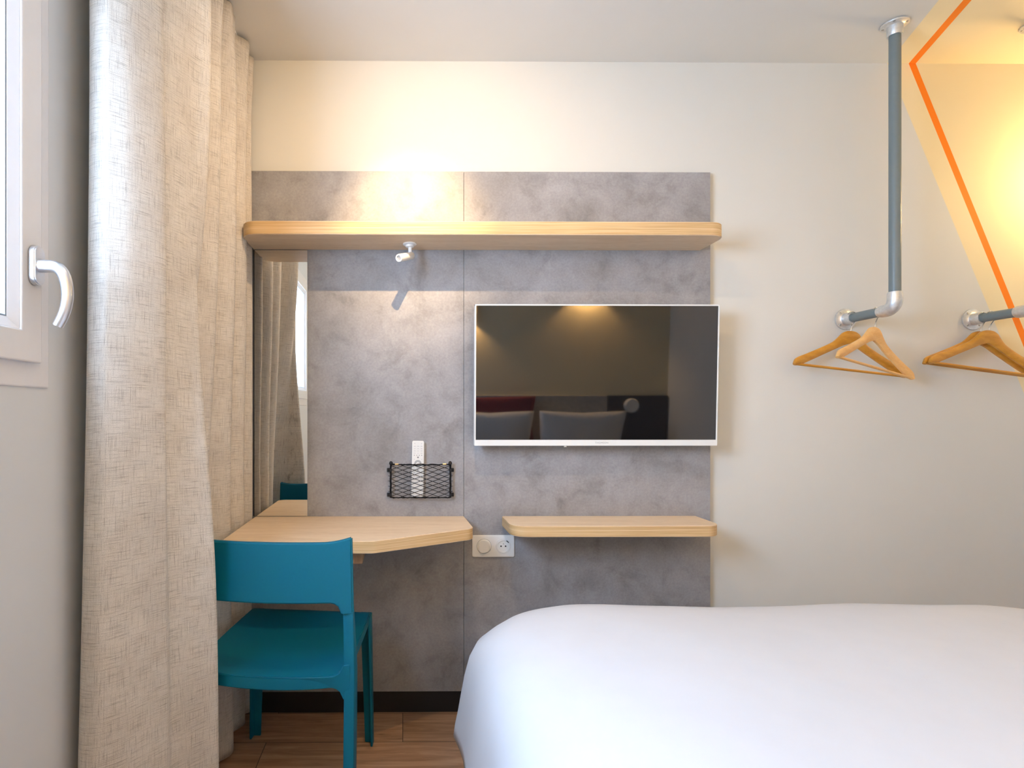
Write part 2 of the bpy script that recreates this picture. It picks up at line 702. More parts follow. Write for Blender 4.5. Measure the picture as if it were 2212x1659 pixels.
# ------------------------------------------------------------------ concrete look panels
px_top = at_d(870, 370, 0).z
seam = at_d(1002, 900, 0).x
pr = at_d(1534.5, 800, 0).x
PZ0 = at_d(800, 1494, 0).z
p1 = link('laminate_panel', box(-0.60, seam - 0.0006, 0, YW, PZ0, px_top, 0.0006), M['laminate'])
tag(p1, 'grey concrete look wall panel behind the desk and the remote pocket', 'panel', 'concrete look panels')
p2 = link('laminate_panel', box(seam + 0.0006, pr, 0, YW, PZ0, px_top, 0.0006), M['laminate'])
tag(p2, 'grey concrete look wall panel behind the television', 'panel', 'concrete look panels')

# ------------------------------------------------------------------ shelves and desk
SH_D = 0.180


def slab(name, pts, radii, z0, z1, parent=None, org=None):
    """plywood slab: pale faces, layered edge; outline given as (x, d)"""
    o = Vector(org) if org is not None else Vector((0, 0, 0))
    q = round_poly([(p[0] - o.x, -p[1] - o.y) for p in pts], radii)
    bm = prism(q, z0 - o.z, z1 - o.z, 'Z', 0.0018, 2, side_mat=1)
    return link(name, bm, [M['ply'], M['ply_edge']], parent, 35, None if parent else o)


sz0, sz1 = at_d(870, 540, 0).z, at_d(870, 477.5, SH_D).z
sxl, sxr = at_d(548, 540, 0).x, at_d(1512, 540, 0).x
us = slab('wall_shelf', [(sxl, 0), (sxl, SH_D), (sxr, SH_D), (sxr, 0)], [0, 0.055, 0.055, 0], sz0, sz1, None, (sxl, 0, sz0))
tag(us, 'long plywood shelf above the television with a small white spotlight under it', 'shelf')

dz1 = at_d(870, 1115, 0).z
dz0 = dz1 - 0.0375
ls_l, ls_r = at_d(1087, 1115, 0).x - 0.004, at_d(1502, 1115, 0).x
ls = slab('wall_shelf', [(ls_l, 0), (ls_l, SH_D + 0.003), (ls_r, SH_D + 0.003), (ls_r, 0)], [0, 0.055, 0.055, 0], dz0, dz1, None, (ls_l, 0, dz0))
tag(ls, 'short plywood shelf under the television, next to the white socket plate', 'shelf')

dk = thing('desk', 'pale plywood wall desk with an angled front edge, mirror above it', 'desk', (-0.15, 0, dz0))
dxl = at_d(552, 1115, 0).x
dpts = [(dxl, 0), (dxl, 0.398), (-0.09, 0.398), (0.238, 0.216), (0.228, 0)]
slab('desktop', dpts, [0, 0.03, 0.06, 0.05, 0], dz0, dz1, dk, (-0.15, 0, dz0))
br = at_d(783, 1218, 0.33)
bm = box(br.x - 0.036 + 0.15, br.x + 0.15, -0.33, -0.001, br.z - dz0, -0.0005, 0.001)
link('bracket', bm, M['bracket'], dk)

# mirror between desk and shelf
mp0, mp1 = at_d(549.5, 800, 0.005).x, at_d(664, 800, 0.005).x
mir = thing('wall_mirror', 'tall narrow frameless mirror between desk and shelf, beside the curtain', 'mirror', ((mp0 + mp1) / 2, 0, dz1 + 0.002))
link('glass', box(mp0 - mir.location.x, mp1 - mir.location.x, -0.005, -0.0004, 0, sz0 - dz1 - 0.005), M['mirror'], mir)
link('edge_strip', box(mp0 - mir.location.x - 0.0035, mp0 - mir.location.x - 0.0002, -0.006, -0.0004, 0, sz0 - dz1 - 0.005), M['blackplastic'], mir)

# ------------------------------------------------------------------ television
td0, td1 = 0.072, 0.090         # front glass at bottom and top
tb_l, tb_r = at_d(1024.5, 963, td0), at_d(1548.5, 963, td0)
tt_l, tt_r = at_d(1026.5, 657, td1), at_d(1554.5, 657, td1)
TW = tb_r.x - tb_l.x
THH = tt_l.z - tb_l.z
tv = thing('television', 'wall mounted flat television with thin white frame, dark screen', 'television', ((tb_l.x + tb_r.x) / 2, -td0, tb_l.z))
tv.rotation_euler = (math.atan2(td1 - td0, THH), 0, 0)
W2 = TW / 2
BB = 0.0215
link('screen', box(-W2 + 0.005, W2 - 0.005, -0.0002, 0.006, BB, THH - 0.005), M['screen'], tv)
bm = box(-W2, -W2 + 0.005, -0.002, 0.022, BB, THH, 0.0008)
box(W2 - 0.005, W2, -0.002, 0.022, BB, THH, 0.0008, bm=bm)
box(-W2, W2, -0.002, 0.022, THH - 0.005, THH, 0.0008, bm=bm)
link('bezel', bm, M['white'], tv)
bar = link('lower_trim', box(-W2, W2, -0.003, 0.022, 0, BB, 0.0012), M['white'], tv)
link('back_shell', box(-W2 + 0.004, W2 - 0.004, 0.0065, 0.028, 0.004, THH - 0.004, 0.004), M['blackplastic'], tv)
link('wall_mount', box(-0.2, 0.2, 0.0285, 0.064, 0.14, 0.34, 0.003), M['blackplastic'], tv)
link('sensor', box(-0.115, -0.105, -0.001, 0.004, -0.005, 0.0002, 0.001), M['lens'], tv)
fc = bpy.data.curves.new('lettering', 'FONT')
fc.body = 'THOMSON'
fc.size = 0.0088
fc.align_x = 'CENTER'
fc.align_y = 'CENTER'
fc.space_character = 1.15
fc.extrude = 0.0002
to = bpy.data.objects.new('lettering', fc)
COL.objects.link(to)
bpy.context.view_layer.update()
me = bpy.data.meshes.new_from_object(to.evaluated_get(bpy.context.evaluated_depsgraph_get()))
bpy.data.objects.remove(to)
lt = bpy.data.objects.new('lettering', me)
me.materials.clear()
me.materials.append(M['grey'])
COL.objects.link(lt)
lt.parent = bar
lt.location = (at_d(1299, 957, td0).x - tv.location.x, -0.0032, BB / 2)
lt.rotation_euler = (PI / 2, 0, 0)

# ------------------------------------------------------------------ small spotlight under the shelf
sb = at_d(885, 527, 0.077)
sb.z = sz0
sp = thing('spotlight', 'small white swivel spotlight fixed under the long plywood shelf', 'lamp', sb)
link('base', lathe([(0.0, 0), (0.024, 0), (0.0245, -0.003), (0.022, -0.005), (0.0155, -0.006), (0.0145, -0.012), (0.010, -0.014), (0.0, -0.014)], (0, 0, 0), (0, 0, 1)), M['lampwhite'], sp, 40)
hb, hf = at_d(888.5, 552.5, 0.077) - sb, at_d(860.5, 557.5, 0.155) - sb
link('stem', sweep([(0.001, 0, -0.013), (0.002, 0, hb.z)], 0.0065, 16), M['lampwhite'], sp, 40)
ax = (hf - hb)
L = ax.length
hb2 = hb - ax.normalized() * 0.004
hd_ = link('head', lathe([(0.0, 0), (0.0115, 0.0005), (0.0135, 0.004), (0.0135, L), (0.0125, L + 0.0012), (0.0085, L + 0.0012), (0.0075, L - 0.004), (0, L - 0.004)], hb2, ax), M['lampwhite'], sp, 40)
bm = lathe([(0, L - 0.0035), (0.0072, L - 0.0035), (0.0072, L - 0.002), (0.004, L - 0.001), (0.0, L - 0.002)], hb2, ax)
link('lens', bm, M['lens'], hd_, 40)

# ------------------------------------------------------------------ socket plate
c0, c1 = at_d(1020, 1156, 0.004), at_d(1111, 1203, 0.004)
cxs, czs = (c0.x + c1.x) / 2, (c0.z + c1.z) / 2
so = thing('wall_socket', 'white double plate with light switch and power socket between desk and shelf', 'socket', (cxs, 0, czs))
hw, hh = (c1.x - c0.x) / 2, (c0.z - c1.z) / 2
pl = round_poly([(-hw, -hh), (hw, -hh), (hw, hh), (-hw, hh)], [0.006] * 4, 5)
link('plate', prism(pl, -0.007, 0, 'Y', 0.002), M['white'], so, 35)
xs, xo = at_d(1045, 1180, 0).x - cxs, at_d(1086.5, 1180, 0).x - cxs


def disc(r, cx, cz, y0, y1, clipx=None, b=0.0008, seg=40):
    pts = [(cx + r * math.cos(2 * PI * k / seg), cz + r * math.sin(2 * PI * k / seg)) for k in range(seg)]
    if clipx is not None:
        pts = [(max(p[0], cx - clipx), p[1]) for p in pts]
    return prism(pts, y0, y1, 'Y', b)


swb = link('switch_surround', lathe([(0.0270, 0), (0.0270, 0.0006), (0.0258, 0.0006), (0.0256, 0.0022), (0.0244, 0.0026), (0, 0.0026)], (xs, -0.0065, 0), (0, -1, 0), 48), M['white'], so, 35)
link('groove', lathe([(0.0276, 0.0), (0.0276, 0.0008), (0.0262, 0.0008), (0.0262, 0.0)], (xs, -0.0065, 0), (0, -1, 0), 48), M['grey'], swb, 35)
link('groove', lathe([(0.0276, 0.0), (0.0276, 0.0008), (0.0264, 0.0008), (0.0264, 0.0)], (xo, -0.0065, 0), (0, -1, 0), 48), M['lightgrey'], so, 35)
rk = round_poly([(xs - 0.020, -0.0235), (xs + 0.018, -0.0235), (xs + 0.018, 0.0235), (xs - 0.020, 0.0235)], [0.012, 0.016, 0.016, 0.012], 8)
link('rocker', prism(rk, -0.0150, -0.008, 'Y', 0.0018), M['white'], swb, 35)
bm = lathe([(0.0262, 0), (0.0262, 0.0022), (0.0215, 0.0024), (0.0195, -0.001), (0, -0.001)], (xo, -0.0065, 0), (0, -1, 0), 40)
sk = link('power_outlet', bm, M['white'], so, 35)
link('pin_hole', disc(0.0028, xo - 0.0085, 0, -0.0075, -0.0052, b=0), M['blackplastic'], sk)
link('pin_hole', disc(0.0028, xo + 0.0085, 0, -0.0075, -0.0052, b=0), M['blackplastic'], sk)
link('earth_pin', lathe([(0, 0.008), (0.0018, 0.0065), (0.0022, 0), (0, 0)], (xo, -0.005, 0.0095), (0, -1, 0), 16), M['grey'], sk, 40)
bm = box(-0.0055, 0.0055, -0.0012, 0.0012, -0.0016, 0.0016, 0.0004)
bmesh.ops.rotate(bm, verts=bm.verts[:], cent=(0, 0, 0), matrix=Matrix.Rotation(math.radians(40), 3, 'Y'))
link('usb_port', bm, M['blackplastic'], sk, loc=(xo + 0.0155, -0.0095, 0.0175))

# ------------------------------------------------------------------ mesh pocket
ND = 0.022
n0, n1 = at_d(844, 1003, ND), at_d(973, 1075, ND)
pk = thing('mesh_pocket', 'black elastic mesh pocket on the concrete look panel, remote inside', 'pocket', ((n0.x + n1.x) / 2, 0, n1.z))
ox, oz = pk.location.x, pk.location.z
w2, hgt = (n1.x - n0.x) / 2, n0.z - n1.z
yF = -ND


def cord(pts, r, bm=None, seg=8):
    return sweep(pts, r, seg, bm)


def wob(i, a=0.0015):
    return a * math.sin(i * 2.1) + a * 0.6 * math.sin(i * 0.9 + 1)


for sx in (-1, 1):
    pts = [(sx * w2 + 0.0006 * math.sin(k * 1.3), yF + 0.004 * abs(k - 8) / 8, hgt * k / 16) for k in range(17)]
    link('side_cord', cord(pts, 0.0036), M['black'], pk, 60)
    bm = None
    for k in range(5):
        z = hgt * (0.18 + 0.155 * k)
        bm = cord([(sx * (w2 + 0.001), yF, z), (sx * (w2 + 0.0085), yF + 0.008, z + 0.0006)], 0.0009, bm, 6)
    link('cord_end', bm, M['black'], pk)
for zt in (0, 1):
    pts = [(-w2 + 2 * w2 * k / 40, yF + (0.001 if zt else 0.003), (hgt + (-0.0025 * math.sin(PI * k / 40)) if zt else 0.0) + wob(k, 0.0006)) for k in range(41)]
    link('edge_cord', cord(pts, [0.0021 + 0.0012 * max(0, math.sin(k * 0.9)) ** 6 for k in range(41)]), M['black'], pk, 60)
for sx, zz in ((-1, 0.82), (1, 0.82), (-1, 0.075), (1, 0.075)):
    z = hgt * zz
    bm = box(sx * (w2 + 0.0075) - 0.0065, sx * (w2 + 0.0075) + 0.0065, -0.012, -0.0002, z - 0.0068, z + 0.0068, 0.0015)
    box(sx * (w2 + 0.0015) - 0.005, sx * (w2 + 0.0015) + 0.005, yF - 0.002, -0.0105, z - 0.005, z + 0.005, 0.0015, bm=bm)
    link('clip', bm, M['blackplastic'], pk)
for sx in (-1, 1):
    bm = bmesh.new()
    bmesh.ops.create_uvsphere(bm, u_segments=16, v_segments=10, radius=0.0068)
    for v in bm.verts:
        v.co.z *= 1.15
    link('cord_lock', bm, M['blackplastic'], pk, 60, (sx * (w2 - 0.001), yF - 0.001, hgt + 0.004))
    fx = sx * w2 * (0.80 if sx < 0 else 0.80)
    fe = link('ferrule', cord([(fx - 0.0065, yF - 0.001, hgt + 0.0005), (fx + 0.0065, yF - 0.001, hgt + 0.0012)], 0.0029, None, 12), M['gold'], pk, 40)
    fe['label'] = 'small brass crimp on the cord'
# net of zigzag strands
bm = None
NS, NX = 15, 10
dz = hgt / NS
for j in range(NS + 1):
    pts = []
    for i in range(NX * 4 + 1):
        u = i / (NX * 4)
        ph = (i / 4.0) % 2
        tri = 1 - abs(ph - 1)                      # 0..1..0
        sg = 1 if j % 2 else -1
        z = dz * j + sg * (tri - 0.5) * dz * 0.98
        z = min(max(z, -0.0002), hgt + 0.0008)
        yy = yF - 0.006 * math.sin(PI * u) * math.sin(PI * min(max(z / hgt, 0), 1)) - 0.001
        z += 0.0011 * math.sin(u * 7 + j * 0.7)
        pts.append((-w2 + 2 * w2 * u, yy, z))
    bm = cord(pts, 0.00105, bm, 6)
link('net', bm, M['black'], pk, 60)

# remote in the pocket
ra, rb = at_d(903.5, 952.5, 0.019), at_d(901.5, 1073.5, 0.019)
RL = ra.z - rb.z
rc = thing('remote_control', 'white remote control standing in the black mesh pocket', 'remote control', (rb.x, -0.0005, rb.z))
rc.rotation_euler = (0, math.atan2(ra.x - rb.x, RL), 0)
RW = 0.0222
ro = round_poly([(-RW, 0), (RW, 0), (RW, RL), (-RW, RL)], [0.006] * 4, 5)
link('body', prism(ro, -0.0185, 0, 'Y', 0.002), M['white'], rc, 35)


def key(x, z, w, hh_, m='lightgrey'):
    if hh_ is None:
        link('button', disc(w, x, z, -0.0198, -0.0183, b=0, seg=16), M[m], rc)
    else:
        link('button', box(x - w, x + w, -0.0198, -0.0183, z - hh_, z + hh_), M[m], rc)


s = RL / 121.0                   # metres per pixel on the remote
for x in (-0.0125, 0.0125):
    key(x, RL - 5.5 * s, 0.0022, None, 'lightgrey')
for r_ in range(4):
    for x in (-0.0125, 0, 0.0125):
        key(x, RL - (11.5 + 4.9 * r_) * s, 0.0034, 0.0017)
for x in (-0.0135, -0.0045, 0.0045, 0.0135):
    key(x, RL - 31 * s, 0.0019, None, 'grey')
key(0, RL - 35.5 * s, 0.0030, None, 'darkgrey')
for x in (-0.0135, 0.0135):
    key(x, RL - 39.5 * s, 0.0021, None)
bm = lathe([(0.0135, 0), (0.0135, 0.0012), (0.0062, 0.0012), (0.0062, 0)], (0, -0.0183, RL - 49 * s), (0, -1, 0), 32)
link('navigation_ring', bm, M['grey'], rc, 35)
for x in (-0.0135, 0.0135):
    key(x, RL - 58.5 * s, 0.0021, None)
key(0, RL - 63 * s, 0.0030, None, 'grey')
for r_ in range(3):
    for x in (-0.0125, 0.0125):
        key(x, RL - (68 + 7 * r_) * s, 0.0025, None)

# ------------------------------------------------------------------ chair
CH = thing('chair', 'teal blue plastic chair pushed in at the desk, one side against the curtain', 'chair', (-0.333, -0.378, 0), math.radians(-6))
CW_T, CW_B = 0.222, 0.236        # half width at the top and at the floor
CTOP = 0.792


def half(z):
    return CW_B + (CW_T - CW_B) * min(1, max(0, (z - 0.45) / 0.34)) if z > 0.45 else CW_B


def yback(u, z):                 # local y of the rear face; u in -1..1
    lean = -0.242 if z < 0.44 else -0.242 + 0.035 * ((z - 0.44) / 0.35)
    if z < 0.44:
        lean -= 0.02 * (0.44 - z) / 0.44
    sag = 0.030 * (1 - u * u)
    return lean - sag * min(1, max(0, (z - 0.40) / 0.06))


def strip(name, zlo, zhi, th, nu=48, nz=10, umax=1.0, yo=0.0):
    bm = bmesh.new()
    F_, B_ = [], []
    for i in range(nu + 1):
        u = umax * (-1 + 2 * i / nu)
        a, c = zlo(u), zhi(u)
        cf, cb = [], []
        for k in range(nz + 1):
            z = a + (c - a) * k / nz
            x = u * half(z)
            y = yback(u, z) + yo
            cb.append(bm.verts.new((x, y, z)))
            cf.append(bm.verts.new((x, y + th, z)))
        F_.append(cf)
        B_.append(cb)
    for i in range(nu):
        for k in range(nz):
            bm.faces.new((B_[i][k], B_[i + 1][k], B_[i + 1][k + 1], B_[i][k + 1]))
            bm.faces.new((F_[i][k], F_[i][k + 1], F_[i + 1][k + 1], F_[i + 1][k]))
        bm.faces.new((B_[i][0], F_[i][0], F_[i + 1][0], B_[i + 1][0]))
        bm.faces.new((B_[i][nz], B_[i + 1][nz], F_[i + 1][nz], F_[i][nz]))
    for i in (0, nu):
        for k in range(nz):
            bm.faces.new((B_[i][k], B_[i][k + 1], F_[i][k + 1], F_[i][k]))
    bmesh.ops.recalc_face_normals(bm, faces=bm.faces[:])
    es = [e for e in bm.edges if e.calc_face_angle(0) > math.radians(55)]
    bmesh.ops.bevel(bm, geom=es, offset=0.004, segments=3, affect='EDGES', clamp_overlap=True)
    return link(name, bm, M['teal'], CH, 50)


PW = 0.028 / CW_T                # post width in u


def fil(u, r):                   # fillet height next to the post
    e = abs(u) - (1 - PW)
    if e > 0:
        return r
    t = (-e * CW_T) / 0.030
    if t >= 1:
        return 0
    return r * (1 - math.sqrt(max(0, 1 - (1 - t) ** 2)))


strip('backrest', lambda u: 0.626 - fil(u, 0.030),
      lambda u: CTOP - 0.013 + 0.013 * max(0, (abs(u) - 0.62) / 0.38) ** 2.2, 0.017)

# seat: dished shell with a deep rear rail
bm = bmesh.new()
nu, nv = 36, 30
top, bot = [], []
for j in range(nv + 1):
    v = j / nv
    rt, rbm = [], []
    for i in range(nu + 1):
        u = -1 + 2 * i / nu
        y0 = yback(u, 0.445) + 0.002
        y1 = 0.218 + 0.004 * (1 - u * u)
        y = y0 + (y1 - y0) * v
        hwid = 0.205 + (0.203 - 0.205) * v + 0.004 * math.sin(PI * v)
        z = 0.449 - 0.012 * (1 - u * u) * math.sin(PI * min(1, v * 1.02)) - 0.007 * (1 - u * u) * (1 - v)
        if v > 0.93:
            z -= 0.010 * ((v - 0.93) / 0.07) ** 2
        rt.append(bm.verts.new((u * hwid, y, z)))
        rail = 0.034 if (v < 0.06 or abs(u) > 0.93 or v > 0.95) else 0.010
        rbm.append(bm.verts.new((u * hwid * 0.998, y, z - rail)))
    top.append(rt)
    bot.append(rbm)
for j in range(nv):
    for i in range(nu):
        bm.faces.new((top[j][i], top[j][i + 1], top[j + 1][i + 1], top[j + 1][i]))
        bm.faces.new((bot[j][i], bot[j + 1][i], bot[j + 1][i + 1], bot[j][i + 1]))
for i in range(nu):
    bm.faces.new((top[0][i], bot[0][i], bot[0][i + 1], top[0][i + 1]))
    bm.faces.new((top[nv][i], top[nv][i + 1], bot[nv][i + 1], bot[nv][i]))
for j in range(nv):
    bm.faces.new((top[j][0], top[j + 1][0], bot[j + 1][0], bot[j][0]))
    bm.faces.new((top[j][nu], bot[j][nu], bot[j + 1][nu], top[j + 1][nu]))
bmesh.ops.recalc_face_normals(bm, faces=bm.faces[:])
es = [e for e in bm.edges if e.calc_face_angle(0) > math.radians(60)]
bmesh.ops.bevel(bm, geom=es, offset=0.003, segments=2, affect='EDGES', clamp_overlap=True)
link('seat', bm, M['teal'], CH, 40)

# rear rail that runs into the posts with soft corners
strip('rear_rail', lambda u: 0.413 - fil(u, 0.030), lambda u: 0.4425 + 0.006 * u * u + fil(u, 0.026), 0.014, umax=0.96, yo=0.0012)

for sx in (-1, 1):               # rear posts: floor to backrest
    bm = bmesh.new()
    rows = []
    for k in range(25):
        z = 0.604 * k / 24
        xo_ = half(z) * sx
        xi_ = xo_ - sx * 0.0275
        yb = yback(1, z) + 0.0006
        dp = 0.052 if z < 0.44 else 0.052 - 0.030 * (z - 0.44) / 0.175
        if z < 0.3:
            dp = 0.040 + 0.012 * z / 0.3
        rows.append([bm.verts.new(p) for p in ((xi_, yb, z), (xo_, yb, z), (xo_ - sx * 0.001, yb + dp, z), (xi_, yb + dp * 0.6, z))])
    for a, b in zip(rows, rows[1:]):
        for q in range(4):
            bm.faces.new((a[q], a[(q + 1) % 4], b[(q + 1) % 4], b[q]))
    bm.faces.new(rows[0])
    bm.faces.new(rows[-1])
    bmesh.ops.recalc_face_normals(bm, faces=bm.faces[:])
    bev(bm, 0.0035, 2, 50)
    lg = link('leg', bm, M['teal'], CH, 40)
    # front legs: angled section, tapering to the floor
    bm = bmesh.new()
    rows = []
    for k in range(13):
        t = k / 12
        z = 0.440 * t
        xo_ = sx * (0.213 - 0.006 * t)
        yf = 0.226 - 0.002 * t
        wd = 0.030 + 0.010 * t
        dp = 0.032 + 0.024 * t ** 2
        rows.append([bm.verts.new(p) for p in ((xo_, yf, z), (xo_ - sx * wd, yf, z), (xo_ - sx * wd, yf - 0.007, z), (xo_ - sx * 0.008, yf - 0.008, z), (xo_ - sx * 0.007, yf - dp, z), (xo_, yf - dp, z))])
    for a, b in zip(rows, rows[1:]):
        for q in range(6):
            bm.faces.new((a[q], a[(q + 1) % 6], b[(q + 1) % 6], b[q]))
    bm.faces.new(rows[0])
    bm.faces.new(rows[-1])
    bmesh.ops.recalc_face_normals(bm, faces=bm.faces[:])
    bev(bm, 0.0018, 2, 50)
    link('leg', bm, M['teal'], CH, 40)

# ------------------------------------------------------------------ curtain
# plan of the folds: depth d, then x at heights 2.42, 1.60, 0.80, 0.0
CURT = [
    (0.868, -0.668, -0.670, -0.682, -0.702), (0.878, -0.652, -0.655, -0.668, -0.688), (0.884, -0.626, -0.629, -0.642, -0.660),
    (0.876, -0.611, -0.615, -0.622, -0.638), (0.855, -0.590, -0.593, -0.598, -0.608), (0.82, -0.570, -0.571, -0.576, -0.582),
    (0.778, -0.553, -0.551, -0.552, -0.552), (0.766, -0.566, -0.560, -0.549, -0.545),
    (0.750, -0.582, -0.572, -0.550, -0.538), (0.72, -0.562, -0.556, -0.532, -0.515), (0.682, -0.532, -0.542, -0.503, -0.484),
    (0.660, -0.518, -0.535, -0.480, -0.462), (0.647, -0.511, -0.530, -0.486, -0.470), (0.640, -0.508, -0.527, -0.525, -0.520),
    (0.634, -0.505, -0.525, -0.575, -0.580), (0.612, -0.497, -0.521, -0.622, -0.625), (0.585, -0.53, -0.55, -0.640, -0.640), (0.56, -0.600, -0.610, -0.645, -0.645),
    (0.50, -0.612, -0.612, -0.635, -0.632), (0.455, -0.560, -0.572, -0.595, -0.600), (0.425, -0.535, -0.546, -0.580, -0.590),
    (0.39, -0.552, -0.560, -0.592, -0.600), (0.345, -0.625, -0.628, -0.630, -0.625), (0.295, -0.566, -0.568, -0.580, -0.580),
    (0.262, -0.540, -0.546, -0.560, -0.556), (0.225, -0.560, -0.565, -0.576, -0.560), (0.182, -0.630, -0.630, -0.620, -0.59),
    (0.142, -0.566, -0.566, -0.572, -0.565), (0.112, -0.548, -0.549, -0.556, -0.555), (0.082, -0.566, -0.566, -0.575, -0.572),
    (0.056, -0.598, -0.598, -0.598, -0.595), (0.030, -0.575, -0.570, -0.570, -0.575), (0.012, -0.562, -0.557, -0.556, -0.562),
    (0.006, -0.572, -0.570, -0.570, -0.575),
]
ZL = [2.42, 1.60, 0.80, 0.0]
plan = catmull(CURT, 9)
NZ = 70
ctop = 2.425
bm = bmesh.new()
uvl = bm.loops.layers.uv.new('UVMap')
arc = [0.0]
for a, b in zip(plan, plan[1:]):
    arc.append(arc[-1] + math.hypot(a[0] - b[0], a[2] - b[2]))


def xat(row, z):
    xs_ = row[1:]
    if z >= ZL[0]:
        return xs_[0]
    for i in range(3):
        if z >= ZL[i + 1]:
            t = (ZL[i] - z) / (ZL[i] - ZL[i + 1])
            ext = [(xs_[max(i - 1, 0)],), (xs_[i],), (xs_[i + 1],), (xs_[min(i + 2, 3)],)]
            a, b, c, d = [e[0] for e in ext]
            return 0.5 * (2 * b + (c - a) * t + (2 * a - 5 * b + 4 * c - d) * t * t + (3 * b - a - 3 * c + d) * t ** 3)
    return xs_[3]


grid = []
for k in range(NZ + 1):
    v = k / NZ
    row = []
    for i, p in enumerate(plan):
        hem = 0.010 + 0.018 * (0.5 + 0.5 * math.sin(arc[i] * 13))
        z = hem + (ctop - hem) * v
        x = xat(p, z)
        d = p[0]
        if z > 2.2:               # gathered heading
            x += 0.013 * math.sin(arc[i] * 62) * ((z - 2.2) / 0.22)
        wv = noise.noise(Vector((arc[i] * 3.2, z * 1.5, 3.1))) * 0.007
        edge = min(1, (0.90 - d) / 0.1, d / 0.06)
        x += wv * max(0, edge) * (0.3 if z < 0.85 and d < 0.62 else 1)
        x = max(x, XL + 0.004)
        row.append(bm.verts.new((x, -d, z)))
    grid.append(row)
for k in range(NZ):
    for i in range(len(plan) - 1):
        f = bm.faces.new((grid[k][i], grid[k][i + 1], grid[k + 1][i + 1], grid[k + 1][i]))
        for lp, (ii, kk) in zip(f.loops, ((i, k), (i + 1, k), (i + 1, k + 1), (i, k + 1))):
            lp[uvl].uv = (arc[ii], ctop * kk / NZ)
me = bpy.data.meshes.new('curtain')
bm.to_mesh(me)
bm.free()
me.materials.append(M['curtain'])
for p in me.polygons:
    p.use_smooth = True
cu = bpy.data.objects.new('curtain', me)
COL.objects.link(cu)
sm = cu.modifiers.new('thickness', 'SOLIDIFY')
sm.thickness = 0.0022
sm.offset = 0
tag(cu, 'floor length beige woven curtain hanging in folds beside the window', 'curtain')
cr = link('curtain_rail', box(-0.598, -0.578, -0.95, -0.03, CEIL - 0.0125, CEIL, 0.002), M['white'])
tag(cr, 'slim white curtain track on the ceiling above the beige curtain', 'curtain rail')

# ------------------------------------------------------------------ pipe clothes rails
RD = 0.190                       # distance of the drop pipe from the panel plane
wf1, wf2 = at_d(1825, 690, WALL_D), at_d(2099, 690, WALL_D)
RZ = wf1.z


def make_rail(x, label):
    t = thing('clothes_rail', label, 'clothes rail', (x, YW, RZ), 0, 'pipe clothes rails')
    L = RD + YW                  # wall to drop pipe
    prof = [(0, 0), (0.039, 0), (0.040, 0.003), (0.039, 0.006), (0.026, 0.0075), (0.0225, 0.011), (0.0215, 0.040), (0.0205, 0.042), (0.0165, 0.042), (0.0165, 0.02), (0, 0.02)]
    for nm, org, axs in (('wall_flange', (0, 0, 0), (0, -1, 0)), ('ceiling_flange', (0, -L, CEIL - RZ), (0, 0, -1))):
        fl = link(nm, lathe(prof, org, axs, 40), M['galv'], t, 40)
        for k in range(4):
            a = PI / 4 + k * PI / 2
            if nm == 'wall_flange':
                q = (0.0315 * math.cos(a), -0.0055, 0.0315 * math.sin(a))
            else:
                q = (0.0315 * math.cos(a), -L + 0.0315 * math.sin(a), CEIL - RZ - 0.0055)
            link('screw', lathe([(0, 0.003), (0.003, 0.0025), (0.0045, 0.0008), (0.0045, 0), (0, 0)], q, axs, 14), M['screw'], fl, 40)
    link('rail_pipe', sweep([(0, -0.03, 0), (0, -L + 0.03, 0)], 0.0168, 24), M['pipe'], t, 40)
    link('drop_pipe', sweep([(0, -L, 0.03), (0, -L, CEIL - RZ - 0.03)], 0.0168, 24), M['pipe'], t, 40)
    R = 0.032
    pts = [(0, -L + 0.058, 0), (0, -L + 0.050, 0)]
    for k in range(9):
        a = PI / 2 * k / 8
        pts.append((0, -L + R - R * math.sin(a), R - R * math.cos(a)))
    pts += [(0, -L, 0.050), (0, -L, 0.058)]
    bm = sweep(pts, [0.0195, 0.0212] + [0.0218] * 9 + [0.0212, 0.0195], 28)
    el = link('elbow', bm, M['galv'], t, 45)
    link('grub_screw', lathe([(0, 0.004), (0.0045, 0.004), (0.005, 0), (0, 0)], (0.021, -L, 0.036), (1, 0, 0), 12), M['screw'], el, 40)
    return t


make_rail(wf1.x, 'grey pipe clothes rail left of the orange stripe, amber and pale hangers on it')
make_rail(wf2.x, 'grey pipe clothes rail crossing the orange stripe, cut by the photo edge')


